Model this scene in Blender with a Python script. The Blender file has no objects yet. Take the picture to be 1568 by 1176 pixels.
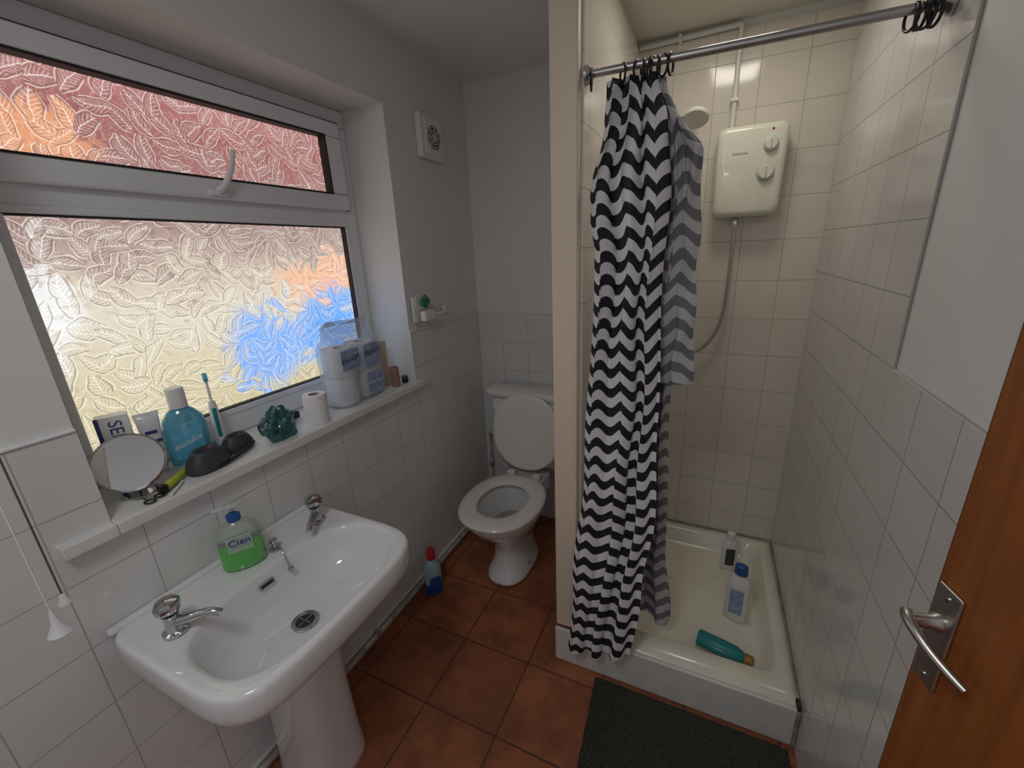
import bpy, bmesh, math, random
from mathutils import Vector, Matrix
random.seed(3)
col=bpy.context.scene.collection
# ---------------------------------------------------------------- node helper
class NT:
    def __init__(s,name):
        s.m=bpy.data.materials.new(name);s.m.use_nodes=True;s.t=s.m.node_tree
        s.b=s.t.nodes['Principled BSDF'];s.out=s.t.nodes['Material Output']
    def n(s,ty,**kw):
        nd=s.t.nodes.new(ty)
        for k,v in kw.items(): setattr(nd,k,v)
        return nd
    def set(s,inp,v):
        if hasattr(v,'is_output') : s.t.links.new(v,inp)
        else: inp.default_value=v
    def math(s,op,a,b=0.0,c=None):
        nd=s.t.nodes.new('ShaderNodeMath');nd.operation=op
        s.set(nd.inputs[0],a);s.set(nd.inputs[1],b)
        if c is not None:s.set(nd.inputs[2],c)
        return nd.outputs[0]
    def mix(s,f,a,b,bt='MIX'):
        nd=s.t.nodes.new('ShaderNodeMix');nd.data_type='RGBA';nd.blend_type=bt
        s.set(nd.inputs[0],f);s.set(nd.inputs[6],a);s.set(nd.inputs[7],b)
        return nd.outputs[2]
    def smooth(s,v,a,b,c=0.0,d=1.0):
        nd=s.t.nodes.new('ShaderNodeMapRange');nd.interpolation_type='SMOOTHSTEP'
        s.set(nd.inputs[0],v);nd.inputs[1].default_value=a;nd.inputs[2].default_value=b
        nd.inputs[3].default_value=c;nd.inputs[4].default_value=d
        return nd.outputs[0]
    def pos(s): return s.n('ShaderNodeNewGeometry').outputs['Position']
    def sep(s,v):
        nd=s.t.nodes.new('ShaderNodeSeparateXYZ');s.set(nd.inputs[0],v);return nd.outputs
    def comb(s,x,y,z=0.0):
        nd=s.t.nodes.new('ShaderNodeCombineXYZ');s.set(nd.inputs[0],x);s.set(nd.inputs[1],y);s.set(nd.inputs[2],z);return nd.outputs[0]
    def noise(s,vec,scale,detail=3,rough=.5):
        nd=s.t.nodes.new('ShaderNodeTexNoise');s.set(nd.inputs['Vector'],vec)
        nd.inputs['Scale'].default_value=scale;nd.inputs['Detail'].default_value=detail;nd.inputs['Roughness'].default_value=rough
        return nd.outputs
    def bump(s,h,strength=.3,dist=.002):
        nd=s.t.nodes.new('ShaderNodeBump');nd.inputs['Strength'].default_value=strength;nd.inputs['Distance'].default_value=dist
        s.set(nd.inputs['Height'],h);s.t.links.new(nd.outputs[0],s.b.inputs['Normal']);return nd
def C4(c): return (c[0],c[1],c[2],1.0)
def srgb(r,g,b):
    f=lambda v:(v/255/12.92) if v/255<=.04045 else ((v/255+.055)/1.055)**2.4
    return (f(r),f(g),f(b),1.0)
def mat(name,c,rough=.5,metal=0.0,trans=0.0,coat=0.0,noise=0.0,nscale=30,bump=0.0,bscale=80,sheen=0,ior=1.45,alpha=1):
    m=NT(name);b=m.b
    p=m.n('ShaderNodeTexCoord').outputs['Object']
    if noise>0:
        nz=m.noise(p,nscale,2)[0]
        f=m.smooth(nz,.3,.7)
        dark=(c[0]*(1-noise),c[1]*(1-noise),c[2]*(1-noise),1)
        m.set(b.inputs['Base Color'],m.mix(f,dark,C4(c)))
    else: b.inputs['Base Color'].default_value=C4(c)
    b.inputs['Roughness'].default_value=rough;b.inputs['Metallic'].default_value=metal
    b.inputs['Transmission Weight'].default_value=trans;b.inputs['Coat Weight'].default_value=coat
    b.inputs['IOR'].default_value=ior;b.inputs['Alpha'].default_value=alpha
    if bump>0: m.bump(m.noise(p,bscale,3)[0],bump,.004)
    return m.m
# ---------------------------------------------------------------- mesh helpers
def link(o): col.objects.link(o);return o
def mesh_obj(name,bm,mats,smooth=False):
    me=bpy.data.meshes.new(name);bm.normal_update();bm.to_mesh(me);bm.free()
    if not isinstance(mats,(list,tuple)):mats=[mats]
    for m in mats: me.materials.append(m)
    if smooth:
        for p in me.polygons:p.use_smooth=True
    return link(bpy.data.objects.new(name,me))
def add_box(bm,x0,x1,y0,y1,z0,z1,mi=0):
    vs=[bm.verts.new((x,y,z)) for x in (x0,x1) for y in (y0,y1) for z in (z0,z1)]
    for f in ((0,1,3,2),(4,6,7,5),(0,4,5,1),(2,3,7,6),(0,2,6,4),(1,5,7,3)):
        fc=bm.faces.new([vs[i] for i in f]);fc.material_index=mi
def boxes(name,bl,mats,bevel=0,seg=2):
    bm=bmesh.new()
    for b in bl: add_box(bm,*b)
    bmesh.ops.recalc_face_normals(bm,faces=bm.faces)
    o=mesh_obj(name,bm,mats)
    if bevel:
        md=o.modifiers.new('b','BEVEL');md.width=bevel;md.segments=seg;md.limit_method='ANGLE'
        for p in o.data.polygons:p.use_smooth=True
        md2=o.modifiers.new('w','WEIGHTED_NORMAL')
    return o
def loft(name,rings,mats,cap0=True,cap1=True,closed=False,subsurf=0,smooth=True,mis=None):
    bm=bmesh.new();R=[[bm.verts.new(p) for p in r] for r in rings];n=len(rings[0])
    for k in range(len(R)-1):
        for i in range(n):
            j=(i+1)%n
            f=bm.faces.new((R[k][i],R[k][j],R[k+1][j],R[k+1][i]))
            if mis:f.material_index=mis[k]
    if closed:
        for i in range(n):
            j=(i+1)%n;bm.faces.new((R[-1][i],R[-1][j],R[0][j],R[0][i]))
    else:
        if cap0:bm.faces.new(list(reversed(R[0])))
        if cap1:
            f=bm.faces.new(R[-1])
            if mis:f.material_index=mis[-1]
    bmesh.ops.recalc_face_normals(bm,faces=bm.faces)
    o=mesh_obj(name,bm,mats,smooth)
    if subsurf:
        md=o.modifiers.new('s','SUBSURF');md.levels=subsurf;md.render_levels=subsurf
    return o
def lathe(name,prof,loc,mats,seg=32,sx=1,sy=1,rot=None,mis=None,sharp=True):
    rings=[[(max(r,1e-4)*sx*math.cos(2*math.pi*i/seg),max(r,1e-4)*sy*math.sin(2*math.pi*i/seg),z) for i in range(seg)] for r,z in prof]
    o=loft(name,rings,mats,mis=mis)
    if sharp:
        try: o.data.set_sharp_from_angle(angle=math.radians(40))
        except Exception: pass
    o.location=loc
    if rot:o.rotation_euler=rot
    return o
def tube(name,pts,r,m,res=8,cyc=False,radii=None,kind='NURBS'):
    cu=bpy.data.curves.new(name,'CURVE');cu.dimensions='3D';cu.bevel_depth=r;cu.bevel_resolution=4;cu.resolution_u=res;cu.use_fill_caps=True
    sp=cu.splines.new('POLY' if kind=='POLY' else 'NURBS')
    sp.points.add(len(pts)-1)
    for i,p in enumerate(pts):
        sp.points[i].co=(*p,1)
        if radii:sp.points[i].radius=radii[i]
    if kind!='POLY':
        sp.order_u=min(4,len(pts));sp.use_endpoint_u=not cyc
    sp.use_cyclic_u=cyc
    cu.materials.append(m)
    o=bpy.data.objects.new(name,cu);link(o)
    dg=bpy.context.evaluated_depsgraph_get()
    me=bpy.data.meshes.new_from_object(o.evaluated_get(dg))
    for p in me.polygons:p.use_smooth=True
    o2=bpy.data.objects.new(name,me);bpy.data.objects.remove(o);return link(o2)
def group(name,kids,loc=(0,0,0),rotz=0):
    e=bpy.data.objects.new(name,None);e.empty_display_size=.05;link(e)
    e.location=loc;e.rotation_euler=(0,0,rotz)
    for k in kids:k.parent=e
    return e
def text(name,s,size,loc,rot,m,ext=.0003):
    cu=bpy.data.curves.new(name,'FONT');cu.body=s;cu.size=size;cu.extrude=ext;cu.align_x='CENTER';cu.align_y='CENTER'
    cu.materials.append(m);o=bpy.data.objects.new(name,cu);link(o)
    dg=bpy.context.evaluated_depsgraph_get();me=bpy.data.meshes.new_from_object(o.evaluated_get(dg))
    o2=bpy.data.objects.new(name,me);bpy.data.objects.remove(o);link(o2)
    o2.location=loc;o2.rotation_euler=rot;return o2
def sell(cx,cy,a,b,z,n=2.0,N=48,af=None,nf=None):
    out=[]
    for i in range(N):
        t=2*math.pi*i/N;c,s=math.cos(t),math.sin(t)
        aa,nn=(a,n)
        if c>0 and af is not None: aa,nn=af,nf
        out.append((cx+aa*math.copysign(abs(c)**(2/nn),c),cy+b*math.copysign(abs(s)**(2/nn),s),z))
    return out
# ---------------------------------------------------------------- dims
XR=1.512;YB=2.4;H=2.27;XP0,XP1=.723,.80;YP=1.573;SILL=.99;WX=-.197
YW=.97   # start of the right wall (door jamb)
# ---------------------------------------------------------------- materials
def tile_mat(name,axes,w,h,ox,oy,c=(.74,.74,.73),g=(.42,.41,.39)):
    m=NT(name);P=m.pos();x,y,z=m.sep(P);d=dict(x=x,y=y,z=z)
    v=m.comb(m.math('ADD',d[axes[0]],-ox+10*w),m.math('ADD',d[axes[1]],-oy+10*h))
    br=m.n('ShaderNodeTexBrick');br.offset=0;br.squash=1
    m.set(br.inputs['Vector'],v);br.inputs['Scale'].default_value=1
    br.inputs['Brick Width'].default_value=w;br.inputs['Row Height'].default_value=h
    br.inputs['Mortar Size'].default_value=.0015;br.inputs['Mortar Smooth'].default_value=.3
    br.inputs['Color1'].default_value=C4(c);br.inputs['Color2'].default_value=C4([k*.965 for k in c]);br.inputs['Mortar'].default_value=C4(g)
    nz=m.noise(P,3,2)[0]
    m.set(m.b.inputs['Base Color'],m.mix(m.smooth(nz,.3,.75,0,.35),br.outputs[0],(c[0]*.88,c[1]*.86,c[2]*.82,1)))
    m.set(m.b.inputs['Roughness'],m.math('MULTIPLY_ADD',br.outputs['Fac'],.5,.12))
    hgt=m.math('ADD',m.math('MULTIPLY',br.outputs['Fac'],-.3),m.math('MULTIPLY',m.noise(P,4,0)[0],3.0))
    m.bump(hgt,.5,.004)
    return m.m
TW,TH=.1475,.155
M_tileL=tile_mat('tile_left','yz',TW,TH,YB,1.2)
M_tileB=tile_mat('tile_back','xz',TW,TH,.0,1.2)
M_tileS=tile_mat('tile_shower_back','xz',TW,TH,1.235,1.2,c=(.77,.72,.64),g=(.45,.41,.35))
M_tileR=tile_mat('tile_right','yz',.1475,.1475,1.505,1.24,c=(.70,.69,.67),g=(.34,.33,.31))
M_tileP=tile_mat('tile_partition','yz',TW,TH,YB,1.2,c=(.76,.72,.65))
def paint(name,c,rough=.6):
    m=NT(name);P=m.pos();n=m.noise(P,1.5,2)[0]
    m.set(m.b.inputs['Base Color'],m.mix(m.smooth(n,.3,.7),C4(c),(c[0]*.94,c[1]*.94,c[2]*.93,1)))
    m.b.inputs['Roughness'].default_value=rough
    m.bump(m.noise(P,60,3)[0],.12,.003);return m.m
M_wall=paint('wall_paint',(.78,.79,.77));M_ceil=paint('ceiling_paint',(.80,.82,.82),.8)
M_cream=paint('cream_gloss',(.80,.69,.57),.4)
M_ceilS=paint('shower_ceiling_paint',(.70,.67,.60),.5)
M_upvc=mat('upvc',(.80,.82,.84),.28,noise=.03,nscale=4)
M_seal=mat('rubber_seal',(.02,.02,.02),.6,noise=.2)
M_ceramic=mat('ceramic',(.82,.83,.83),.08,coat=.5,noise=.03,nscale=3)
M_ceramicC=mat('ceramic_cream',(.83,.81,.75),.12,coat=.4,noise=.04,nscale=4)
M_tray=mat('tray_acrylic',(.85,.81,.70),.2,coat=.3,noise=.07,nscale=5)
M_chrome=mat('chrome',(.58,.58,.59),.12,metal=1,noise=.1,nscale=15)
M_steel=mat('satin_steel',(.55,.53,.50),.3,metal=1,noise=.1,nscale=30)
M_alu=mat('aluminium_rail',(.55,.55,.55),.3,metal=1,noise=.1,nscale=20)
M_white=mat('white_plastic',(.82,.82,.82),.3,noise=.02)
M_whitep=mat('white_gloss_paint',(.76,.76,.74),.35,noise=.08,nscale=12)
M_pipe=mat('old_pipe_paint',(.66,.62,.54),.45,noise=.5,nscale=22)
M_black=mat('black_plastic',(.012,.012,.014),.35,noise=.2)
M_dgrey=mat('dark_grey_rubber',(.055,.06,.07),.45,noise=.2)
M_paper=mat('tissue_paper',(.84,.84,.84),.9,noise=.04,nscale=60,bump=.3,bscale=200)
M_card=mat('cardboard',(.42,.30,.19),.8,noise=.15)
M_dark=mat('dark_void',(.03,.03,.03),.7,noise=.1)
M_red=mat('red_plastic',(.55,.02,.03),.35,noise=.1)
M_blue=mat('blue_plastic',(.02,.10,.36),.3,noise=.1)
M_bluel=mat('blue_liquid',(.10,.55,.85),.1,trans=.5,coat=.5,noise=.05)
M_pale=mat('pale_blue_plastic',(.50,.72,.82),.15,trans=.3,coat=.4,noise=.05)
M_mouth=mat('mouthwash_liquid',(.25,.72,.92),.1,trans=.6,coat=.5,noise=.05)
M_clear=mat('clear_plastic',(.85,.93,.88),.1,trans=.6,coat=.3,noise=.03,alpha=.6)
M_green=mat('green_soap',(.16,.66,.14),.12,trans=.3,coat=.5,noise=.08)
M_teal=mat('teal_wrap',(.03,.17,.17),.2,coat=.6,noise=.7,nscale=45,bump=.8,bscale=60)
M_tealp=mat('teal_plastic',(.02,.25,.26),.3,noise=.1)
M_lime=mat('lime_plastic',(.50,.58,.05),.4,noise=.15)
M_mirror=mat('mirror_glass',(.85,.85,.85),.02,metal=1,noise=.01)
M_tubew=mat('tube_plastic',(.80,.82,.88),.25,coat=.4,noise=.1,nscale=25)
M_film=mat('clear_film',(.72,.80,.92),.12,coat=.8,noise=.2,nscale=25,bump=.7,bscale=30,alpha=.38)
M_lil=mat('lilac_print',(.36,.46,.68),.3,noise=.35,nscale=40)
M_navy=mat('navy_ink',(.05,.05,.25),.5,noise=.05)
M_amber=mat('amber_plastic',(.35,.18,.03),.3,noise=.1)
M_tan=mat('tan_box',(.70,.58,.42),.6,noise=.1)
M_brown=mat('brown_wax',(.33,.20,.13),.5,noise=.1)
M_string=mat('string',(.16,.10,.08),.9,noise=.2)
M_heat=mat('heater_plastic',(.78,.77,.66),.25,coat=.3,noise=.03)
M_heatg=mat('heater_grey',(.55,.55,.50),.3,noise=.03)
M_mould=mat('mould_stain',(.06,.045,.03),.7,noise=.4,nscale=60)
# floor
m=NT('terracotta_tiles');p=m.pos();x,y,z=m.sep(p)
br=m.n('ShaderNodeTexBrick');br.offset=0
m.set(br.inputs['Vector'],m.comb(m.math('ADD',x,-.357+2.77),m.math('ADD',y,-1.495+2.77)))
br.inputs['Scale'].default_value=1;br.inputs['Brick Width'].default_value=.277;br.inputs['Row Height'].default_value=.277
br.inputs['Mortar Size'].default_value=.003;br.inputs['Mortar Smooth'].default_value=.3
br.inputs['Color1'].default_value=srgb(178,108,70);br.inputs['Color2'].default_value=srgb(160,97,65);br.inputs['Mortar'].default_value=srgb(92,62,46)
n1=m.noise(p,6,5,.6)[0];n2=m.noise(p,60,2)[0]
c=m.mix(m.smooth(n1,.36,.66,0,.75),br.outputs[0],srgb(118,70,48))
c=m.mix(m.smooth(n2,.55,.8,0,.3),c,srgb(195,130,90))
c=m.mix(m.math('MULTIPLY',br.outputs['Fac'],.85),c,srgb(84,60,48))
m.set(m.b.inputs['Base Color'],c);m.b.inputs['Roughness'].default_value=.45
m.bump(m.math('ADD',m.math('MULTIPLY',br.outputs['Fac'],-1.0),m.math('MULTIPLY',n2,.25)),.6,.002)
M_floor=m.m
# wood
m=NT('door_wood');tc=m.n('ShaderNodeTexCoord').outputs['Object']
mp=m.n('ShaderNodeMapping');m.set(mp.inputs[0],tc);mp.inputs['Scale'].default_value=(14,14,1.2)
n=m.noise(mp.outputs[0],3,6,.65)[0]
m.set(m.b.inputs['Base Color'],m.mix(m.smooth(n,.3,.7),srgb(158,92,42),srgb(132,72,30)))
m.b.inputs['Roughness'].default_value=.38;m.bump(n,.12,.002);M_wood=m.m
M_woodedge=mat('door_edge_wood',srgb(120,75,40),.5,noise=.3,nscale=20)
# mat
m=NT('mat_pile');p=m.pos();n=m.noise(p,220,3,.7)[0];n2=m.noise(p,18,3)[0]
c=m.mix(m.smooth(n,.3,.7),srgb(34,38,32),srgb(90,96,82));c=m.mix(m.smooth(n2,.4,.7,0,.5),c,srgb(64,62,52))
m.set(m.b.inputs['Base Color'],c);m.b.inputs['Roughness'].default_value=1;m.bump(m.math('ADD',n,n2),1,.01);M_mat=m.m
# window glass : leaf pane, own emission stands in for daylight through it
def glass_mat():
    m=NT('frosted_leaf_glass');p=m.pos();x,y,z=m.sep(p)
    yz=m.comb(y,z,0)
    w=m.noise(yz,11,2)
    q=m.n('ShaderNodeVectorMath');q.operation='MULTIPLY_ADD';m.set(q.inputs[0],w[1]);q.inputs[1].default_value=(.045,.045,0);m.set(q.inputs[2],yz)
    dv=q.outputs[0]
    v=m.n('ShaderNodeTexVoronoi');v.feature='F1';v.voronoi_dimensions='2D';m.set(v.inputs['Vector'],dv);v.inputs['Scale'].default_value=21
    sx,sy,_=m.sep(v.outputs['Position']);dx,dy,_=m.sep(dv)
    dx=m.math('SUBTRACT',dx,sx);dy=m.math('SUBTRACT',dy,sy)
    r_,g_,b_=m.sep(v.outputs['Color'])
    th=m.math('MULTIPLY_ADD',r_,3.4,-.2);cs=m.math('COSINE',th);sn=m.math('SINE',th)
    u=m.math('ADD',m.math('MULTIPLY',dx,cs),m.math('MULTIPLY',dy,sn))
    vv=m.math('SUBTRACT',m.math('MULTIPLY',dy,cs),m.math('MULTIPLY',dx,sn))
    vv=m.math('ADD',vv,m.math('MULTIPLY',m.math('MULTIPLY',u,u),5.0))
    av=m.math('ABSOLUTE',vv)
    uL=m.math('DIVIDE',u,.042)
    wd=m.math('MULTIPLY_ADD',m.math('MULTIPLY',uL,uL),-.018,.018)
    d=m.math('SUBTRACT',av,wd)
    outer=m.smooth(m.math('ABSOLUTE',m.math('SUBTRACT',d,.0016)),.0,.0020,1,0)
    inner=m.smooth(m.math('ABSOLUTE',m.math('ADD',d,.0018)),.0,.0026,1,0)
    inside=m.smooth(d,-.003,0,1,0)
    mid=m.smooth(av,.0004,.0018,1,0)
    vein=m.math('SINE',m.math('MULTIPLY',m.math('SUBTRACT',u,m.math('MULTIPLY',av,.9)),760.0))
    vein=m.math('MULTIPLY',vein,inside)
    nf=m.noise(yz,48,3,.55)[0]
    crk=m.smooth(m.math('ABSOLUTE',m.math('SUBTRACT',nf,.5)),.0,.03,1,0)
    nd=m.noise(yz,5,2)[0]
    off=m.math('MULTIPLY',m.math('MULTIPLY',inside,m.math('SUBTRACT',g_,.5)),.11)
    zz=m.math('ADD',z,m.math('MULTIPLY',m.math('SUBTRACT',nd,.5),.14));zz=m.math('ADD',zz,off)
    zz=m.math('ADD',zz,m.math('MULTIPLY',m.math('SUBTRACT',nf,.5),.14))
    yy=m.math('ADD',y,m.math('MULTIPLY',off,.6));yy=m.math('ADD',yy,m.math('MULTIPLY',m.math('SUBTRACT',nf,.5),.12))
    cr=m.n('ShaderNodeValToRGB');m.set(cr.inputs[0],m.math('ADD',zz,-1.0))
    e=cr.color_ramp.elements
    st=[(.08,srgb(178,168,132)),(.22,srgb(186,176,148)),(.38,srgb(194,186,170)),(.48,srgb(180,166,150)),(.56,srgb(152,132,125)),(.64,srgb(138,112,108)),(.74,srgb(140,98,95)),(.86,srgb(140,86,84)),(.97,srgb(158,108,107))]
    e[0].position=st[0][0];e[0].color=st[0][1];e[1].position=st[-1][0];e[1].color=st[-1][1]
    for a,b in st[1:-1]:
        qq=e.new(a);qq.color=b
    c=cr.outputs[0]
    def ell(cy,cz,ry,rz,a=.6,b=1.3):
        uu=m.math('DIVIDE',m.math('SUBTRACT',yy,cy),ry);v_=m.math('DIVIDE',m.math('SUBTRACT',zz,cz),rz)
        dd=m.math('SQRT',m.math('ADD',m.math('MULTIPLY',uu,uu),m.math('MULTIPLY',v_,v_)))
        return m.smooth(dd,a,b,1,0)
    c=m.mix(m.math('MULTIPLY',ell(1.62,1.44,.22,.07),.75),c,srgb(222,160,122))
    c=m.mix(m.math('MULTIPLY',ell(1.60,1.26,.17,.14),.95),c,srgb(78,146,222))
    c=m.mix(m.math('MULTIPLY',ell(1.33,1.23,.14,.14),.85),c,srgb(88,150,226))
    c=m.mix(m.math('MULTIPLY',ell(.86,1.78,.14,.07),.7),c,srgb(215,150,105))
    c=m.mix(m.math('MULTIPLY',ell(.80,1.42,.08,.12),.6),c,srgb(222,228,234))
    c=m.mix(m.math('MULTIPLY',m.smooth(vein,0,1),.20),c,srgb(240,236,228))
    c=m.mix(m.math('MULTIPLY',m.smooth(vein,0,-1),.18),c,srgb(90,80,70))
    c=m.mix(m.math('MULTIPLY',crk,.16),c,srgb(240,236,228))
    c=m.mix(m.math('MULTIPLY',m.smooth(nf,.55,.75),.30),c,srgb(90,82,70))
    c=m.mix(m.math('MULTIPLY',outer,.42),c,srgb(245,240,232))  # leaf relief: bright and shaded edges painted into the glow colour
    c=m.mix(m.math('MULTIPLY',mid,m.math('MULTIPLY',inside,.38)),c,srgb(245,240,232))
    c=m.mix(m.math('MULTIPLY',inner,.50),c,srgb(88,78,66))
    m.b.inputs['Base Color'].default_value=(.03,.03,.03,1);m.b.inputs['Roughness'].default_value=.3
    m.set(m.b.inputs['Emission Color'],c);m.b.inputs['Emission Strength'].default_value=1.08
    return m.m
M_glass=glass_mat()
# ---------------------------------------------------------------- ROOM
boxes('floor',[(-.25,XR+.6,-.6,YB+.1,-.1,0)],M_floor)
boxes('ceiling',[(-.25,XR+.6,-.6,YB+.1,H,H+.1)],M_ceil)
Y0,Y1,ZT=.73,1.805,2.044
boxes('wall_left',[(-.25,0,-.6,Y0,0,H),(-.25,0,Y1,YB+.1,0,H),(-.25,0,Y0,Y1,0,SILL-.03),(-.25,0,Y0,Y1,ZT,H)],M_wall)
boxes('wall_back',[(0,XR,YB,YB+.1,0,H)],M_wall)
boxes('wall_right',[(XR,XR+.12,YW,YB+.1,0,H)],M_wall)
boxes('wall_front',[(0,XR+.6,-.6,-.5,0,H)],M_wall)
boxes('wall_partition',[(XP0,XP1,YP,YB,.155,H)],M_cream,bevel=.006)
t=.007
boxes('wall_tiles_left',[(0,t,-.5,Y0,.05,1.2),(0,t,Y1,YB,.05,1.2),(0,t,Y0,Y1,.05,SILL-.03)],M_tileL)
boxes('wall_tiles_back',[(0,XP0,YB-t,YB,0,1.2)],M_tileB)
boxes('wall_tiles_shower_back',[(XP1,XR,YB-t,YB,.15,H-.04)],M_tileS)
boxes('wall_tiles_shower_side',[(XP1,XP1+t,YP+.03,YB,.15,H-.04)],M_tileP)
boxes('wall_tiles_right',[(XR-t,XR,1.505,YB,0,H-.06),(XR-t,XR,YW,1.505,0,1.24)],M_tileR,bevel=.003)
boxes('trim_tile_edge',[(0,t+.004,-.5,Y0,1.2,1.208),(0,t+.004,Y1,YB,1.2,1.208),(0,XP0,YB-t-.004,YB,1.2,1.208)],M_white,bevel=.003)
boxes('trim_shower_ceiling',[(XP1,XR,YP,YB,H-.012,H)],M_ceilS)
boxes('window_sill',[(WX-.02,.035,Y0,Y1,SILL-.03,SILL),(0,.035,.64,Y0,SILL-.03,SILL),(0,.035,Y1,1.86,SILL-.03,SILL)],M_whitep,bevel=.004)
# window
F=WX
fr=boxes('frame',[
 (F-.05,F,Y0,Y1,SILL,1.062),(F-.05,F,Y0,Y1,1.985,ZT),(F-.05,F,Y0,Y0+.06,1.062,1.985),(F-.05,F,Y1-.06,Y1,1.062,1.985),
 (F-.05,F,Y0+.06,Y1-.06,1.645,1.70)],M_upvc,bevel=.006)
sash=boxes('fanlight_sash',[(F-.03,F+.026,.77,1.750,1.69,1.745),(F-.03,F+.026,.77,1.750,1.94,1.99),(F-.03,F+.026,.77,.83,1.745,1.94),(F-.03,F+.026,1.675,1.750,1.745,1.94)],M_upvc,bevel=.007)
bead=boxes('glazing_bead',[(F-.03,F+.004,Y0+.055,Y1-.055,1.055,1.075),(F-.03,F+.004,Y0+.055,Y1-.055,1.63,1.648),(F-.03,F+.004,Y1-.075,Y1-.055,1.075,1.63),(F-.03,F+.004,Y0+.055,Y0+.075,1.075,1.63)],M_upvc,bevel=.004)
seal=boxes('seals',[(F-.028,F+.0005,Y0+.07,Y1-.07,1.072,1.079),(F-.028,F+.0005,Y0+.07,Y1-.07,1.626,1.633),(F-.028,F+.0005,Y1-.079,Y1-.072,1.075,1.63),
  (F-.02,F+.0265,.828,1.677,1.743,1.748),(F-.02,F+.0265,.828,1.677,1.936,1.942),(F-.02,F+.0265,1.671,1.677,1.745,1.94),
  (F-.01,F+.010,.765,1.760,1.99,1.996),(F-.01,F+.010,1.750,1.760,1.69,1.99)],M_seal)
pane=boxes('glass_panes',[(F-.026,F-.020,Y0+.06,Y1-.06,1.07,1.635),(F-.012,F-.006,.82,1.685,1.735,1.945)],M_glass)
hb=boxes('handle_base',[(F+.026,F+.038,1.215,1.265,1.698,1.716)],M_white,bevel=.003)
hl=tube('handle_lever',[(F+.04,1.232,1.708),(F+.050,1.245,1.715),(F+.058,1.265,1.745),(F+.06,1.285,1.79),(F+.062,1.290,1.82)],.0075,M_white,radii=[1.2,1.2,1,1,.8])
group('window_1',[fr,sash,bead,seal,pane,hb,hl])
boxes('baseboard_left',[(0,.018,-.5,YB,0,.05)],M_whitep,bevel=.003)
p1=tube('run',[(.035,-.3,.045),(.035,2.2,.045)],.0085,M_pipe,kind='POLY')
cl=[boxes('clip',[(.018,.046,yy-.008,yy+.008,.03,.058)],M_pipe,bevel=.003) for yy in (.7,1.35,1.8)]
group('heating_pipe',[p1]+cl)
# ---------------------------------------------------------------- SINK
cy=.926
def outer(s,z,off=0.0,cx=.22):
    return sell(cx*s+.012*(1-s),cy,(.213-off)*s,(.276-off)*s,z,10,72,af=(.245-off)*s,nf=4.8)
def basin(s,z,cx=.298,hx=.143,hy=.238,n=2.9):
    return sell(cx-.03*(1-s),cy+.004,hx*s,hy*s,z,n,72)
rings=[outer(.45,.56),outer(.62,.585),outer(.80,.612),outer(.93,.645),outer(.985,.675),outer(1.0,.692),outer(1.0,.74),outer(1.0,.748,.003),outer(1.0,.752,.010),outer(1.0,.750,.020),
 [tuple((a*.45+b*.55) for a,b in zip(p,q)) for p,q in zip(outer(1,.749,.020),basin(1.0,.749))],
 basin(1.03,.748),basin(1.0,.744),basin(.97,.73),basin(.93,.70),basin(.86,.665),basin(.72,.64),basin(.45,.627),basin(.17,.622)]
sk=loft('bowl',rings,M_ceramic,subsurf=1)
ridge=boxes('back_ledge',[(.008,.030,.656,1.196,.745,.760)],M_ceramic,bevel=.006)
ped=loft('pedestal',[sell(.155,.955,.10*a,.098*b,z,3.6,40,af=.115*a,nf=3.0) for z,a,b in ((0,1.04,1.06),(.02,1.03,1.04),(.1,.98,.98),(.3,.95,.92),(.5,.98,.95),(.575,1.03,1.03),(.60,1.04,1.04))],M_ceramic)
DX=.272
drain=lathe('drain_ring',[(.018,0),(.032,0),(.034,.003),(.032,.005),(.023,.004),(.021,.001),(.019,.001)],(DX,cy,.6235),M_chrome)
drainh=lathe('drain_hole',[(.001,0),(.022,0),(.022,.0035),(.001,.0035)],(DX,cy,.6235),M_dark)
drainc=boxes('drain_cross',[(DX-.020,DX+.020,cy-.0015,cy+.0015,.6265,.6278),(DX-.0015,DX+.0015,cy-.020,cy+.020,.6265,.6278)],M_chrome)
slot=boxes('overflow_slot',[(-.003,.003,-.017,.017,-.0045,.0045)],M_dark,bevel=.002);slot.location=(.168,cy-.01,.715);slot.rotation_euler=(0,math.radians(-20),0)
slotr=boxes('overflow_rim',[(-.0022,.0022,-.021,.021,-.0075,.0075)],M_chrome,bevel=.002);slotr.location=(.167,cy-.01,.715);slotr.rotation_euler=(0,math.radians(-20),0)
def tap(x0,y,ang):
    k=[lathe('tap_body',[(.024,0),(.024,.006),(.017,.009),(.014,.03),(.015,.045),(.017,.050)],(0,0,0),M_chrome),
     lathe('tap_head',[(.010,.050),(.019,.054),(.024,.060),(.025,.074),(.021,.082),(.010,.086),(.001,.087)],(0,0,0),M_chrome,seg=8),
     tube('tap_spout',[(0,0,.026),(.03,0,.030),(.06,0,.036),(.084,0,.038),(.096,0,.028)],.0100,M_chrome,radii=[1.3,1.15,.9,.85,.85])]
    for o in k:
        o.location=(x0,y,.7505);o.rotation_euler=(0,0,ang)
    return k
T1=tap(.150,.722,math.radians(36));T2=tap(.112,1.130,math.radians(-50))
bt=lathe('chain_post',[(.014,0),(.014,.004),(.006,.007),(.005,.02),(.010,.024),(.010,.032),(.001,.034)],(.110,.990,.75),M_chrome)
ch=tube('plug_chain',[(.120,.990,.772),(.145,.987,.760),(.158,.983,.745),(.172,.979,.725),(.180,.977,.705)],.0022,M_chrome)
pl=lathe('plug_bar',[(.001,0),(.008,.001),(.008,.006),(.001,.008)],(.176,.980,.712),M_steel)
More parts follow.
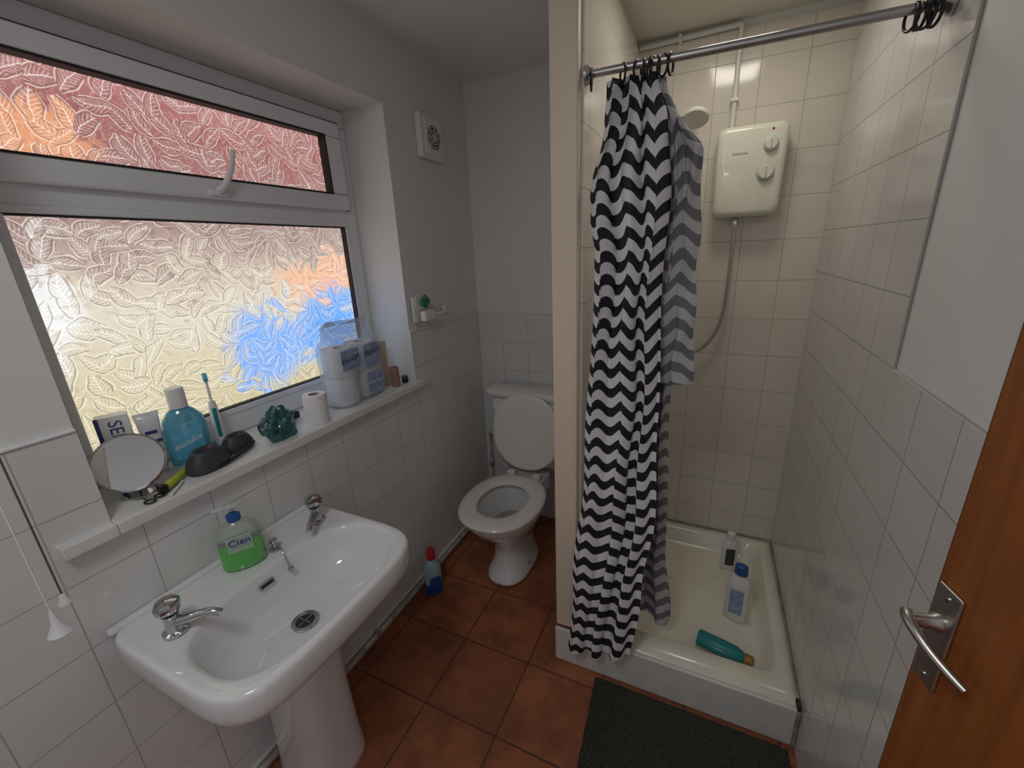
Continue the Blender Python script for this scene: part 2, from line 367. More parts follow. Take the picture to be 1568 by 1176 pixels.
group('pedestal_sink',[sk,ridge,ped,drain,drainh,drainc,slotr,slot,bt,ch,pl]+T1+T2)
# soap bottle
sb=lathe('liquid_body',[(.046,0),(.050,.004),(.050,.04),(.049,.072)],(0,0,0),M_green,sy=1,sx=.58)
sb2=lathe('upper_body',[(.049,.072),(.048,.097),(.042,.116),(.022,.130),(.014,.134)],(0,0,0),M_clear,sx=.58)
cap=lathe('collar',[(.015,.132),(.016,.134),(.016,.148),(.010,.151),(.006,.153),(.006,.164)],(0,0,0),M_blue)
pn=lathe('pump_head',[(.006,.162),(.015,.164),(.015,.174),(.004,.177)],(0,0,0),M_clear)
nz=tube('nozzle',[(0,0,.169),(-.005,-.02,.171),(-.010,-.04,.165)],.005,M_clear)
lb=boxes('label',[(.0285,.0295,-.028,.028,.055,.100)],M_clear,bevel=.0004)
tx=text('label_text','Cien',.026,(.0305,0,.082),(math.radians(90),0,math.radians(90)),M_navy)
tx2=text('label_text','Sensitive',.009,(.0305,0,.062),(math.radians(90),0,math.radians(90)),M_white)
group('soap_dispenser',[sb,sb2,cap,pn,nz,lb,tx,tx2],(.088,.922,.7535),math.radians(-30))
# ---------------------------------------------------------------- TOILET
tx0=.36
def el(cy_,a,b,z,n=2.2,c0=tx0): return [(c0+q[1],cy_-q[0],q[2]) for q in sell(0,0,b,a,z,n,48)]
pan=[el(1.970,.108,.178,0,2.6),el(1.970,.108,.178,.02,2.6),el(1.99,.090,.15,.05),el(1.99,.082,.13,.14),el(1.98,.09,.14,.20),el(1.95,.125,.18,.27),el(1.92,.16,.215,.33),el(1.905,.178,.232,.38),el(1.905,.180,.235,.395),el(1.905,.174,.229,.403),
  el(1.895,.130,.180,.403),el(1.895,.122,.172,.395),el(1.895,.115,.165,.36),el(1.91,.10,.14,.30),el(1.94,.07,.09,.22),el(1.95,.045,.05,.19)]
pn_=loft('pan',pan,M_ceramic,subsurf=1)
wat=loft('water',[el(1.935,.088,.115,.262),el(1.935,.088,.115,.2625)],mat('water',(.35,.33,.25),.03,coat=1,noise=.05))
neck=boxes('rear_deck',[(tx0-.10,tx0+.10,2.08,2.26,.30,.403)],M_ceramic,bevel=.02,seg=4)
seat=loft('seat',[el(1.888,.185,.235,.405),el(1.888,.190,.240,.412),el(1.888,.186,.236,.424),el(1.888,.150,.20,.430),el(1.884,.116,.145,.427),el(1.884,.106,.135,.418),el(1.884,.110,.141,.406)],M_ceramicC,closed=True,subsurf=1)
hing=boxes('hinges',[(tx0-.09,tx0-.05,2.115,2.15,.403,.432),(tx0+.05,tx0+.09,2.115,2.15,.403,.432)],M_white,bevel=.005)
def lidring(s,yo):
    out=[]
    for q in sell(0,0,.198*s,.183*s,0,2.2,48):
        zz=.44+.198+q[0]
        out.append((tx0+q[1],2.145+yo+(zz-.44)*.12,zz))
    return out
lid=loft('lid',[lidring(.96,-.010),lidring(1,-.006),lidring(1,.004),lidring(.96,.008)],M_ceramicC,subsurf=1)
cist=loft('cistern_body',[[(tx0+q[0]*k,2.305+q[1]*k2,z) for q in sell(0,0,.225,.088,0,7,48)] for z,k,k2 in ((.42,.80,.85),(.44,.86,.9),(.5,.90,.94),(.62,.95,.98),(.795,1,1))],M_ceramic)
clid=loft('cistern_lid',[[(tx0+q[0]*k,2.298+q[1]*k,z) for q in sell(0,0,.248,.093,0,8,48)] for z,k in ((.795,.96),(.797,1),(.818,1),(.828,.985),(.832,.95))],M_ceramic)
cl1=lathe('lever_boss',[(.012,0),(.012,.012),(.001,.014)],(tx0+.17,2.215,.76),M_chrome,rot=(math.radians(90),0,0))
cl2=tube('flush_lever',[(tx0+.17,2.20,.76),(tx0+.14,2.195,.757),(tx0+.09,2.195,.745)],.006,M_chrome)
bolt=lathe('floor_bolt',[(.010,0),(.010,.01),(.005,.014),(.001,.015)],(tx0+.088,1.95,.045),M_steel)
group('toilet',[pn_,wat,neck,seat,hing,lid,cist,clid,cl1,cl2,bolt])
sp=tube('riser',[(.05,2.36,.0),(.05,2.36,.50)],.0075,M_pipe,kind='POLY')
sp2=tube('branch',[(.05,2.36,.50),(.05,2.36,.52),(.07,2.34,.52),(.11,2.33,.52)],.0075,M_pipe)
sp3=lathe('valve',[(.012,0),(.014,.005),(.014,.03),(.01,.035)],(.05,2.36,.30),M_chrome)
group('toilet_supply_pipe',[sp,sp2,sp3])
b1=lathe('body',[(.036,0),(.041,.005),(.041,.06),(.040,.13),(.034,.155),(.018,.180),(.015,.19)],(0,0,0),[M_blue,M_pale],sx=.75,mis=[0,0,1,1,1,1,1,1])
b2=lathe('cap',[(.018,.185),(.020,.19),(.019,.225),(.012,.240),(.001,.242)],(0,0,0),M_red)
b3=boxes('label',[(.0285,.0318,-.026,.026,.03,.100)],M_blue,bevel=.001)
group('cleaner_bottle',[b1,b2,b3],(.090,1.66,.001),math.radians(-35))
# ---------------------------------------------------------------- SHOWER
def rr(x0,x1,y0,y1,z,r):
    cx,cy_=(x0+x1)/2,(y0+y1)/2;hx,hy=(x1-x0)/2,(y1-y0)/2;out=[]
    for k,(sx,sy) in enumerate(((1,1),(-1,1),(-1,-1),(1,-1))):
        for i in range(9):
            a=math.pi/2*(k+i/8)
            out.append((cx+sx*(hx-r)+r*math.cos(a),cy_+sy*(hy-r)+r*math.sin(a),z))
    return out
a0,a1,b0,b1_=XP1+.001,XR-t-.001,YP,YB-t-.001
tr=loft('basin',[rr(a0,a1,b0,b1_,.0,.004),rr(a0,a1,b0,b1_,.146,.004),rr(a0+.003,a1-.003,b0+.004,b1_-.003,.155,.006),rr(a0+.05,a1-.045,b0+.085,b1_-.045,.155,.05),rr(a0+.058,a1-.053,b0+.095,b1_-.053,.148,.05),rr(a0+.075,a1-.07,b0+.115,b1_-.07,.098,.06),rr(a0+.10,a1-.095,b0+.14,b1_-.095,.088,.06),rr(a0+.28,a1-.28,b0+.3,b1_-.3,.082,.03)],M_tray)
kerb=boxes('front_skirt',[(XP0,XR-t-.001,YP-.014,YP,0,.150)],M_whitep,bevel=.004)
rg=[]
for (p,q) in (((.93,2.27),(1.10,2.06)),((1.38,2.27),(1.21,2.06)),((.93,1.80),(1.10,1.96)),((1.38,1.80),(1.21,1.96))):
    rg.append(tube('floor_ridge',[(p[0],p[1],.0845),(q[0],q[1],.082)],.009,M_tray,kind='POLY'))
dr=lathe('drain',[(.001,0),(.035,0),(.035,.003),(.03,.005),(.001,.005)],(1.06,2.0,.083),M_tray)
sil=boxes('silicone_bead',[(a1-.006,a1,YP,YB-t,.155,.162),(a0,a1,b1_-.006,b1_,.155,.162),(XR-t-.012,XR-t-.001,YP-.02,YP-.012,0,.15)],mat('old_silicone',(.45,.40,.30),.4,noise=.5,nscale=15),bevel=.002)
mo=boxes('mould_spot',[(a1-.012,a1-.001,YP-.016,YP+.02,.150,.166)],M_mould,bevel=.004)
group('shower_tray',[tr,kerb,dr,sil,mo]+rg)
def bottle(nm,body,capm,loc,rotz,hh,w=.033,lab=None):
    b=lathe('body',[(w*.9,0),(w,.005),(w,hh*.45),(w*.95,hh*.7),(w*.6,hh*.82),(w*.42,hh*.85)],(0,0,0),body,sx=.6)
    c_=lathe('cap',[(w*.55,hh*.84),(w*.58,hh*.85),(w*.52,hh*.98),(w*.3,hh),(.001,hh)],(0,0,0),capm,sx=.8)
    k=[b,c_]
    if lab: k.append(boxes('label',[(w*.6*.93,w*.6+.002,-w*.55,w*.55,hh*.15,hh*.6)],lab,bevel=.001))
    return group(nm,k,loc,rotz)
bottle('shampoo_bottle',M_white,M_white,(1.325,2.215,.089),math.radians(-80),.19,lab=M_dgrey)
bottle('shower_gel_bottle',M_white,M_blue,(1.345,1.930,.089),math.radians(-105),.25,w=.042,lab=M_lil)
lg=bottle('body_wash_bottle',M_tealp,M_amber,(1.215,1.765,.106),0,.185,w=.034,lab=M_teal)
lg.rotation_euler=(0,math.radians(90),math.radians(-12))
# rail
r0=tube('rod',[(XP1+.008,1.615,1.925),(XR-.002,1.615,1.915)],.0095,M_alu,kind='POLY')
fl=[lathe('flange',[(.022,0),(.022,.006),(.015,.012),(.012,.02)],(XP1+.007,1.615,1.925),M_alu,rot=(0,math.radians(90),0)),
    lathe('flange',[(.022,0),(.022,.006),(.015,.012),(.012,.02)],(XR-.008,1.615,1.915),M_alu,rot=(0,math.radians(-90),0))]
rk=[]
def ring(x,tilt,z,m_=M_black):
    pts=[(0,.020*math.cos(a),.022*math.sin(a)-.011) for a in [2*math.pi*i/16 for i in range(16)]]
    o=tube('ring',pts,.0028,m_,cyc=True);o.location=(x,1.615,z);o.rotation_euler=(0,0,tilt);return o
for x,tl in ((.822,.2),(.90,.5),(.935,-.3),(.95,.1),(.962,.4),(.972,-.5),(.982,.2),(.995,.6),(1.01,-.2)): rk.append(ring(x,tl,1.922))
for x,tl in ((1.445,.3),(1.452,-.2),(1.459,.1),(1.466,.5),(1.473,-.4),(1.480,.2)): rk.append(ring(x,tl,1.914))
group('shower_rail',[r0]+fl+rk)
# curtain
def curtain_mat(name,c1,c2):
    m=NT(name);uv=m.n('ShaderNodeUVMap').outputs[0];u,v,_=m.sep(uv)
    ph=m.math('SINE',m.math('MULTIPLY',u,2*math.pi/.088))
    s=m.math('ADD',m.math('DIVIDE',v,.060),m.math('MULTIPLY',ph,.26))
    tri=m.math('ABSOLUTE',m.math('SUBTRACT',m.math('FRACT',s),.5))
    msk=m.smooth(tri,.235,.255)
    m.set(m.b.inputs['Base Color'],m.mix(msk,c1,c2));m.b.inputs['Roughness'].default_value=.7
    return m.m
M_cf=curtain_mat('curtain_print',(.012,.012,.02,1),(.80,.81,.84,1))
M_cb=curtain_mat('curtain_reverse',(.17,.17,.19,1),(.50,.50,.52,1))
def interp(tab,z):
    for (z0,v0),(z1,v1) in zip(tab,tab[1:]):
        if z<=z0 and z>=z1:
            k=(z0-z)/(z0-z1);k=k*k*(3-2*k);return v0+(v1-v0)*k
    return tab[-1][1] if z<tab[-1][0] else tab[0][1]
def panel(name,L,Rr,Yc,ztop,zbotf,n,A,mt,ph0=0,nu=160,nv=130,ax=.35):
    bm=bmesh.new();uvl=bm.loops.layers.uv.new('UVMap');G=[]
    def P(u,v):
        zb=zbotf(u);z=ztop+(zb-ztop)*v
        xl,xr=interp(L,z),interp(Rr,z)
        amp=A*(0.5+.5*math.sin(math.pi*min(.8,v*1.3+.1)))*(1+.3*math.sin(9*u+v*3))
        a=2*math.pi*n*(u+.05*math.sin(v*4+u*5)*math.sin(math.pi*u))+ph0
        x=xl+(xr-xl)*u+ax*amp*math.sin(2*a+v*2)
        y=interp(Yc,z)+amp*math.sin(a)+.005*math.sin(v*17+u*9)*math.sin(v*7)
        x+=.004*math.sin(v*23+u*5)
        y+=.006*math.sin(38*u+20*v)*math.exp(-((v-.12)/.12)**2)
        return (x,y,z)
    mid=[P(i/nu,.5) for i in range(nu+1)];cu=[0]
    for a,b in zip(mid,mid[1:]): cu.append(cu[-1]+(Vector(a)-Vector(b)).length)
    for j in range(nv+1):
        G.append([bm.verts.new(P(i/nu,j/nv)) for i in range(nu+1)])
    for j in range(nv):
        for i in range(nu):
            f=bm.faces.new((G[j][i],G[j][i+1],G[j+1][i+1],G[j+1][i]))
            for lp,(ii,jj) in zip(f.loops,((i,j),(i+1,j),(i+1,j+1),(i,j+1))):
                lp[uvl].uv=(cu[ii],G[jj][ii].co.z)
    return mesh_obj(name,bm,mt,True)
pf=panel('front_folds',[(1.905,.862),(1.80,.855),(1.66,.828),(1.58,.835),(1.50,.85),(1.2,.84),(.8,.825),(.4,.80),(.1,.79)],
  [(1.905,.99),(1.80,1.015),(1.6,1.035),(1.3,1.03),(1.0,1.045),(.7,1.05),(.45,1.03),(.15,1.00)],
  [(1.905,1.613),(1.7,1.595),(1.2,1.575),(.7,1.55),(.35,1.517),(.1,1.507)],1.903,lambda u:.12+.06*u,3.0,.021,M_cf,2.2,ax=.25)
pb=panel('inner_folds',[(1.90,.95),(1.6,.96),(1.0,.97),(.2,.95)],
  [(1.90,1.00),(1.75,1.05),(1.5,1.06),(1.2,1.06),(.8,1.07),(.5,1.085),(.2,1.115)],
  [(1.90,1.635),(1.6,1.65),(1.0,1.670),(.4,1.71),(.1,1.71)],1.895,lambda u:.19+.02*math.sin(u*6),2.0,.016,M_cb,1.0,nu=90)
pc=panel('hanging_flap',[(1.80,1.005),(1.5,1.01),(1.1,1.00)],
  [(1.80,1.05),(1.72,1.09),(1.6,1.10),(1.4,1.105),(1.2,1.115),(1.1,1.12)],
  [(1.80,1.625),(1.5,1.625),(1.1,1.62)],1.80,lambda u:1.125+.008*u,1.0,.012,M_cb,.4,nu=60)
group('shower_curtain',[pf,pb,pc])
# heater
zt_,zb_=1.905,1.598
def rrz(z0,z1,x0,x1,y,r,N=6):
    cx,cz=(x0+x1)/2,(z0+z1)/2;hx,hz=(x1-x0)/2,(z1-z0)/2;out=[]
    for k,(sx,sz) in enumerate(((1,1),(-1,1),(-1,-1),(1,-1))):
        for i in range(N+1):
            a=math.pi/2*(k+i/N)
            zz=cz+sz*(hz-r)+r*math.sin(a);xx=cx+sx*(hx-r)+r*math.cos(a)
            xx=cx+(xx-cx)*(.94+.06*(zz-z0)/(z1-z0))
            out.append((xx,y,zz))
    return out
ybk=YB-t
hb_=loft('case',[rrz(zb_+d_,zt_-d_,1.115+d_,1.345-d_,y_,.03) for d_,y_ in ((0,ybk),(0,ybk-.075),(.003,ybk-.086),(.010,ybk-.093),(.02,ybk-.096))],M_heat)
hk=[hb_]
for (x,z,r) in ((1.290,1.832,.020),(1.283,1.742,.024)):
    hk.append(lathe('dial_base',[(r*1.25,0),(r*1.25,.004),(r,.006)],(x,ybk-.094,z),M_heatg,rot=(math.radians(90),0,0)))
    hk.append(lathe('dial',[(r,.0),(r,.016),(r*.85,.020),(.001,.020)],(x,ybk-.094,z),M_heat,rot=(math.radians(90),0,0)))
    hk.append(boxes('dial_pointer',[(x-.002,x+.002,ybk-.1165,ybk-.113,z-r*.7,z+r*.7)],M_heatg))
hk.append(boxes('badge',[(1.17,1.22,ybk-.0975,ybk-.095,1.81,1.816)],M_heatg))
hk.append(lathe('indicator',[(.004,0),(.004,.002),(.001,.003)],(1.292,ybk-.095,1.880),M_red,rot=(math.radians(90),0,0)))
hk.append(lathe('outlet',[(.012,0),(.012,.03),(.009,.035)],(1.205,YB-.055,1.565),M_chrome))
hk.append(tube('hose',[(1.205,YB-.055,1.575),(1.205,YB-.055,1.48),(1.205,YB-.055,1.32),(1.195,YB-.05,1.16),(1.13,YB-.05,1.06),(1.05,YB-.05,1.04),(.97,YB-.05,1.08),(.93,YB-.05,1.3),(.92,YB-.06,1.7),(.96,YB-.07,1.90)],.0068,M_steel,res=16))
hk.append(tube('feed_pipe',[(.81,YB-.022,2.235),(1.155,YB-.022,2.24),(1.16,YB-.022,2.235),(1.16,YB-.022,1.90)],.009,M_whitep,kind='POLY'))
hk.append(boxes('pipe_clip',[(1.147,1.173,YB-.036,YB-t,2.0,2.012),(.95,.963,YB-.036,YB-t,2.224,2.250)],M_whitep,bevel=.002))
group('electric_shower',hk)
sh=lathe('head',[(.012,0),(.018,.02),(.045,.035),(.048,.045),(.044,.05),(.001,.05)],(1.035,YB-.085,1.985),M_heat,rot=(math.radians(150),0,0))
shh=tube('handle',[(1.035,YB-.08,1.985),(1.01,YB-.07,1.94),(.98,YB-.07,1.88)],.012,M_heat)
shb=boxes('bracket',[(.965,1.0,YB-.06,YB-t,1.89,1.93)],M_heat,bevel=.006)
group('shower_head',[sh,shh,shb])
# ---------------------------------------------------------------- FAN + holder
fy0,fy1,fz0,fz1=1.985,2.150,1.895,2.060
fcy,fcz=(fy0+fy1)/2,(fz0+fz1)/2
fk=[boxes('case',[(0,.028,fy0,fy1,fz0,fz1)],M_white,bevel=.008,seg=3),boxes('front_plate',[(.027,.034,fy0+.025,fy1-.025,fz0+.018,fz1-.018)],M_white,bevel=.004)]
fk.append(lathe('grille_back',[(.001,0),(.045,0),(.045,.0012),(.001,.0012)],(.0342,fcy+.004,fcz),M_dark,rot=(0,math.radians(90),0)))
for r in (.014,.027,.040):
    fk.append(tube('grille_ring',[(.036,fcy+.004+r*math.cos(a),fcz+r*math.sin(a)) for a in [2*math.pi*i/20 for i in range(20)]],.0016,M_white,cyc=True,res=3))
for i in range(4):
    a=math.pi*i/4;fk.append(tube('spoke',[(.036,fcy+.004-.045*math.cos(a),fcz-.045*math.sin(a)),(.036,fcy+.004+.045*math.cos(a),fcz+.045*math.sin(a))],.0014,M_white,kind='POLY'))
group('extractor_fan',fk)
hk=[boxes('mount',[(t,.02,1.825,1.895,1.235,1.345)],M_ceramic,bevel=.008,seg=3),boxes('mount_far',[(t,.018,2.05,2.08,1.245,1.285)],M_ceramic,bevel=.006,seg=3),
    tube('bar',[(.02,1.87,1.262),(.05,1.88,1.262),(.055,1.95,1.262),(.05,2.05,1.262),(.015,2.065,1.262)],.007,M_ceramic),
    boxes('white_block',[(.030,.06,1.850,1.925,1.240,1.285)],M_white,bevel=.008,seg=3),
    lathe('backplate_disc',[(.001,0),(.036,0),(.038,.006),(.001,.008)],(.020,1.872,1.322),M_ceramic,rot=(0,math.radians(90),0))]
gp=mat('cactus_green',(.03,.22,.08),.5,noise=.3)
ck=[]
for (dy,dz,s) in ((0,0,1.0),(-.018,.006,.75),(.018,.008,.75),(.002,.022,.7)):
    ck.append(lathe('pad',[(.001,-.018*s*1.2),(.010*s,-.014*s),(.014*s,0),(.010*s,.014*s),(.001,.018*s*1.2)],(.042,1.880+dy,1.315+dz),gp,seg=12))
group('toilet_roll_holder',hk+ck)
def cord(nm,x,y,zb,sm,white):
    k=[tube('cord',[(x,y,H-.02),(x,y,zb)],.0015,sm,kind='POLY'),lathe('ceiling_switch',[(.03,0),(.03,.02),(.02,.03)],(x,y,H-.03),M_white)]
    if white: k.append(lathe('pull',[(.002,.0),(.004,-.01),(.007,-.030),(.015,-.046),(.017,-.050),(.010,-.052),(.001,-.05)],(x,y,zb+.005),M_white))
    else: k.append(lathe('pull',[(.002,0),(.005,-.004),(.005,-.010),(.009,-.016),(.010,-.022),(.001,-.024)],(x,y,zb),M_white))
    group(nm,k)
cord('light_pull_cord',.10,.605,.94,M_string,False)
cord('light_pull_cord',.135,.578,.935,M_white,True)
# ---------------------------------------------------------------- SILL ITEMS
S=SILL+.0005
disc=lathe('frame',[(.001,-.004),(.064,-.004),(.068,-.002),(.068,.003),(.064,.005)],(0,0,.088),M_chrome,seg=48,rot=(0,math.radians(62),0))
gl=lathe('mirror_disc',[(.001,.0045),(.0635,.0045),(.0635,.0055),(.001,.0056)],(0,0,.088),M_mirror,seg=48,rot=(0,math.radians(62),0))
mk=[disc,gl,lathe('stand_base',[(.035,0),(.035,.004),(.008,.008),(.005,.03),(.001,.03)],(-.02,0,0),M_chrome),tube('stand_arm',[(-.02,0,.02),(-.025,0,.05),(-.02,0,.07),(-.008,0,.085)],.004,M_chrome)]
group('vanity_mirror',mk,(-.050,.812,S),math.radians(-25))
k=[boxes('carton',[(-.018,.018,-.030,.030,0,.185)],M_white,bevel=.001),text('print','SENS',.036,(.0185,.004,.135),(math.radians(90),math.radians(90),math.radians(90)),M_navy,ext=.0005),
   boxes('stripe',[(.0178,.0186,-.030,-.022,0,.185)],M_navy)]
group('toothpaste_box',k,(-.140,.838,S),math.radians(-25))
k=[loft('tube_body',[[(q[0],q[1],z) for q in sell(0,0,a,b,0,2,24)] for z,a,b in ((.02,.016,.017),(.05,.016,.018),(.10,.011,.021),(.14,.005,.024),(.165,.0015,.026))],M_tubew),
   lathe('tube_cap',[(.013,0),(.013,.02),(.010,.022)],(0,0,0),M_white),boxes('band',[(.009,.0125,-.018,.018,.085,.092),(.008,.012,-.012,.012,.11,.117)],M_navy)]
group('toothpaste_tube',k,(-.145,.906,S),math.radians(-20))
k=[lathe('body',[(.046,0),(.050,.004),(.050,.10),(.046,.125),(.030,.148),(.018,.158)],(0,0,0),M_mouth,sx=.6),
   lathe('cap',[(.020,.157),(.021,.16),(.021,.21),(.018,.213),(.001,.213)],(0,0,0),M_white),
   boxes('label',[(.0295,.0305,-.034,.034,.02,.10)],mat('mouthwash_label',(.15,.58,.85),.3,noise=.3,nscale=40),bevel=.0004),
   text('print','dentalux',.020,(.0312,0,.065),(math.radians(90),math.radians(-20),math.radians(90)),M_white)]
group('mouthwash_bottle',k,(-.130,.976,S),math.radians(-25))
k=[lathe('handle',[(.014,0),(.015,.004),(.014,.06),(.011,.12),(.008,.14)],(0,0,0),[M_white,M_tealp],mis=[0,0,0,0,0]),
   boxes('grip',[(.008,.0155,-.005,.005,.03,.12)],M_tealp,bevel=.002),
   tube('neck',[(0,0,.135),(0,0,.17),(0,0,.205)],.0035,M_white),boxes('brush_head',[(-.004,.010,-.006,.006,.20,.225)],M_bluel,bevel=.002)]
group('electric_toothbrush',k,(-.155,1.07,S),math.radians(-25))
k=[]
for (x,y,s) in ((.012,-.052,1.2),(-.012,.055,1.0)):
    k.append(loft('eye_cup',[[(x+q[0]*a*s,y+q[1]*a*s,z*s) for q in sell(0,0,.030,.045,0,2.4,32)] for z,a in ((0,.85),(.004,1),(.018,1.0),(.030,.88),(.042,.70),(.048,.62),(.046,.54),(.030,.46))],M_dgrey))
    k.append(lathe('lens',[(.001,0),(.018*s,0),(.018*s,.002),(.001,.003)],(x,y,.031*s),M_black,sy=1.3))
k.append(tube('nose_bridge',[(0,-.01,.02),(.005,0,.028),(-.005,.012,.02)],.008,M_dgrey))
k.append(tube('strap',[(.030,-.085,.012),(.045,-.07,.008),(.050,-.02,.008),(.035,.04,.010),(.015,.085,.015)],.005,M_black))
group('swimming_goggles',k,(-.054,1.012,S),math.radians(8))
k=[tube('handle',[(-.02,.03,.012),(0,0,.013),(.025,-.035,.012)],.010,M_lime,radii=[.7,1.1,1]),boxes('end_cap',[(.018,.036,-.052,-.034,0,.022)],M_black,bevel=.003)]
group('razor',k,(-.034,.882,S))
group('nail_file',[tube('stick',[(-.02,.02,.004),(.028,-.03,.004)],.003,M_white,kind='POLY')],(-.000,.868,S))
k=[]
for dy in (-.013,.013):
    pts=[(.011*math.cos(a),dy+.010*math.sin(a),.004) for a in [2*math.pi*i/12 for i in range(12)]]
    k.append(tube('finger_ring',pts,.002,M_black,cyc=True))
k+= [tube('blade',[(-.01,-.010,.004),(-.05,.008,.004)],.0025,M_steel,kind='POLY'),tube('blade',[(-.01,.010,.005),(-.05,-.006,.005)],.0025,M_steel,kind='POLY')]
group('nail_scissors',k,(.006,.815,S),math.radians(20))
bm=bmesh.new();bmesh.ops.create_icosphere(bm,subdivisions=4,radius=1)
from mathutils import noise as NZ
for v in bm.verts:
    n_=NZ.noise(v.co*1.8)*.45+NZ.noise(v.co*4.5)*.15
    v.co*=1+n_;v.co.x*=.036;v.co.y*=.045;v.co.z=max(v.co.z*.058,-.045)+.045
o=mesh_obj('plastic_packet',bm,M_teal,False);o.location=(-.018,1.165,S)
def roll(nm,loc,r=.040,h=.098,ri=.018):
    o=lathe('paper',[(ri,0),(r*.97,0),(r,.004),(r,h-.004),(r*.97,h),(ri,h),(ri,h-.001),(ri,.001)],(0,0,0),M_paper,seg=40)
    o2=lathe('core',[(ri,.002),(ri,h-.0015),(ri-.0015,h-.0015),(ri-.0015,.002)],(0,0,0),M_card,seg=32)
    return group(nm,[o,o2],loc)
roll('toilet_roll',(-.018,1.305,S),.037)
k=[tube('handle',[(-.02,-.05,.014),(0,0,.016),(.01,.06,.02)],.008,mat('green_plastic',(.02,.35,.10),.35,noise=.1),radii=[.8,1,1]),boxes('head',[(-.005,.02,.05,.080,.008,.034)],M_black,bevel=.004)]
group('scrubbing_brush',k,(-.105,1.215,S),.1)
# toilet paper pack
k=[]
for (yy,xx) in ((-.059,0),(.059,.0)):
    for zz in (.004,.110):
        k.append(lathe('packed_roll',[(.018,0),(.054,0),(.056,.004),(.056,.100),(.054,.104),(.018,.104),(.018,.09)],(xx,yy,zz),M_paper,seg=36))
        k.append(lathe('packed_core',[(.018,0),(.018,.1035),(.016,.1035),(.016,0)],(xx,yy,zz),M_card,seg=24))
wrap=loft('film_wrap',[[(q[0]*a,q[1]*b,z+(.012*math.sin(q[1]*60) if z>.26 else 0)) for q in sell(0,0,.060,.119,0,5,64)] for z,a,b in ((.0,.9,.95),(.003,1,1),(.10,1.0,1),(.215,1.0,1.0),(.232,.8,.98),(.250,.40,.96),(.282,.16,.99),(.298,.10,1.0))],M_film)
k.append(wrap)
k+= [boxes('printed_band',[(.0590,.0612,.012,.105,.012,.100),(.0590,.0612,.012,.105,.120,.210)],M_lil,bevel=.0006),
     boxes('printed_band_left',[(.0590,.0612,-.105,-.015,.140,.210)],M_lil,bevel=.0006),
     text('print','Floralys',.030,(.0618,.058,.178),(math.radians(90),math.radians(-8),math.radians(90)),M_navy),
     text('print','Floralys',.030,(.0618,-.060,.176),(math.radians(90),math.radians(-8),math.radians(90)),M_navy),
     text('fine_print','Toilet tissue',.015,(.0618,.058,.060),(math.radians(90),0,math.radians(90)),M_white)]
group('toilet_paper_pack',k,(-.074,1.532,S),math.radians(4))
boxes('slim_carton',[(-.100,-.065,1.690,1.725,S,S+.19)],M_tan,bevel=.002)
lathe('candle',[(.018,0),(.019,.002),(.019,.080),(.015,.083),(.014,.077),(.001,.077)],(-.025,1.710,S),M_brown)
k=[lathe('jar',[(.012,0),(.013,.003),(.013,.02),(.010,.024),(.001,.024)],(0,0,0),M_black,seg=20),lathe('jar_lid',[(.0135,.018),(.0135,.028),(.001,.029)],(0,0,0),M_dgrey,seg=20)]
group('balm_pot',k,(-.02,1.765,S))
# ---------------------------------------------------------------- MAT
bm=bmesh.new()
N1,N2=90,70
G=[[None]*(N2+1) for _ in range(N1+1)]
for i in range(N1+1):
    for j in range(N2+1):
        x=.885+.60*i/N1+.03*(1-j/N2);y=1.02+.52*j/N2
        e=min(i,N1-i,j,N2-j);z=.004 if e==0 else .014+random.uniform(-.002,.003)
        if e==0: x+=random.uniform(-.002,.002);y+=random.uniform(-.002,.002)
        G[i][j]=bm.verts.new((x,min(y,1.552),z))
for i in range(N1):
    for j in range(N2): bm.faces.new((G[i][j],G[i+1][j],G[i+1][j+1],G[i][j+1]))
bd=[e for e in bm.edges if e.is_boundary];r=bmesh.ops.extrude_edge_only(bm,edges=bd)
for v in [g for g in r['geom'] if isinstance(g,bmesh.types.BMVert)]: v.co.z=.0005
mesh_obj('bath_mat',bm,M_mat,True)
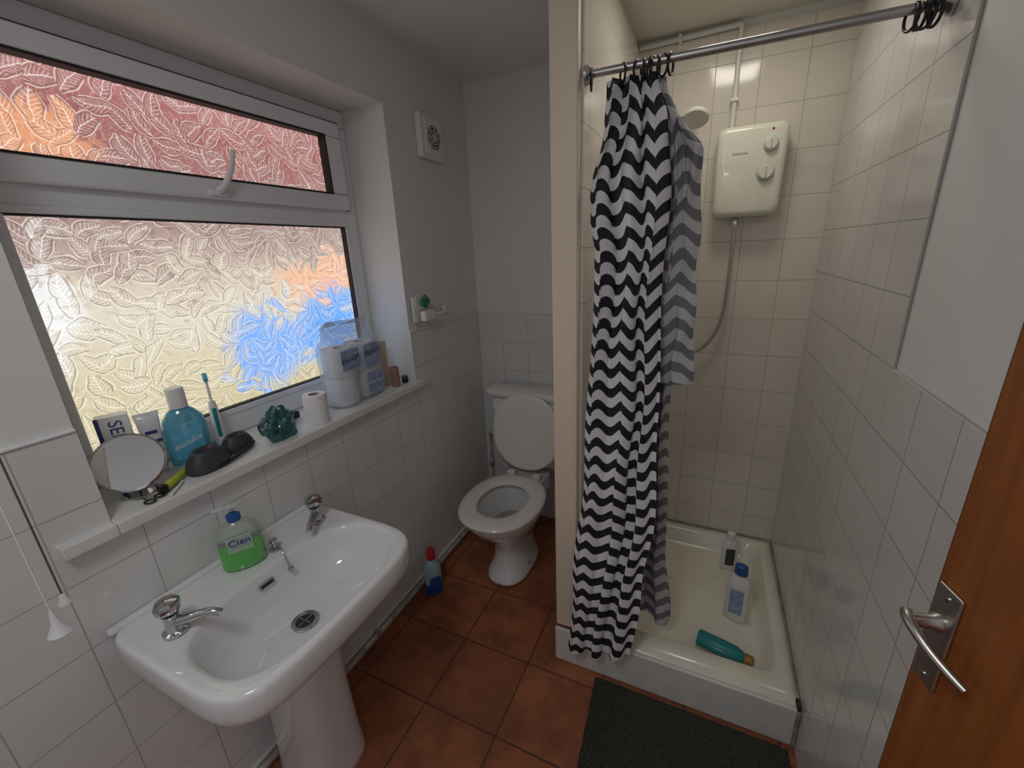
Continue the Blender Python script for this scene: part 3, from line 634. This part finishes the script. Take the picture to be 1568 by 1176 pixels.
# ---------------------------------------------------------------- DOOR
W=.78;hz=1.006;hx=W-.025
dl=boxes('leaf',[(0,W,-.036,0,.008,1.98)],M_wood,bevel=.002)
de=boxes('leading_edge',[(W-.0005,W+.0015,-.035,-.001,.01,1.978)],M_woodedge)
pl=boxes('handle_plate',[(hx-.019,hx+.019,0,.005,hz-.075,hz+.075)],M_steel,bevel=.002)
sc=[lathe('screw',[(.004,0),(.004,.0015),(.001,.002)],(hx,.005,hz+d_),M_chrome,rot=(math.radians(-90),0,0),seg=12) for d_ in (-.062,.062)]
bs=lathe('spindle_boss',[(.012,0),(.012,.006),(.009,.010),(.009,.032),(.001,.036)],(hx,.004,hz+.025),M_steel,rot=(math.radians(-90),0,0))
lv=tube('lever',[(hx+.010,.036,hz+.028),(hx+.002,.041,hz+.028),(hx-.016,.042,hz+.024),(hx-.040,.036,hz+.012),(hx-.062,.027,hz+.004),(hx-.076,.022,hz+.001)],.0066,M_steel,radii=[1.0,1.15,1.0,.95,.9,.7])
hg=[boxes('hinge',[(-.006,.004,-.02,.006,z0,z0+.08)],M_steel,bevel=.002) for z0 in (.25,1.6)]
group('door_1',[dl,de,pl,bs,lv]+sc+hg,(1.6185,.269,0),math.atan2(.975,-.22))
# ---------------------------------------------------------------- LIGHT
w=bpy.data.worlds.new('World');bpy.context.scene.world=w;w.use_nodes=True
bg=w.node_tree.nodes['Background'];bg.inputs[0].default_value=(.85,.90,1,1);bg.inputs[1].default_value=.45
def area(nm,loc,rot,sx,sy,e,c):
    l=bpy.data.lights.new(nm,'AREA');l.shape='RECTANGLE';l.size=sx;l.size_y=sy;l.energy=e;l.color=c
    o=bpy.data.objects.new(nm,l);link(o);o.location=loc;o.rotation_euler=rot;return o
area('room_fill_light',(.75,.15,H-.03),(0,0,0),.35,.35,4.2,(.98,.98,1))  # added fill light out of view, brightens the room
area('shower_fill_light',(1.15,1.95,H-.03),(0,0,0),.2,.2,1.35,(1,.93,.82))  # added warm fill over the shower, no real fitting
# ---------------------------------------------------------------- CAMERA
cd=bpy.data.cameras.new('camera');cd.sensor_width=36;cd.lens=639.1/1568*36;cd.clip_start=.02
co=bpy.data.objects.new('camera',cd);link(co)
r_=Vector((.90713,.41867,-.04275)).normalized();f_=Vector((-.41122,.86021,-.30155)).normalized()
u_=r_.cross(f_).normalized();r_=f_.cross(u_)
M=Matrix(((r_.x,u_.x,-f_.x,1.142),(r_.y,u_.y,-f_.y,.402),(r_.z,u_.z,-f_.z,1.508),(0,0,0,1)))
co.matrix_world=M
sc_=bpy.context.scene;sc_.camera=co
sc_.view_settings.view_transform='Standard';sc_.view_settings.exposure=0.42
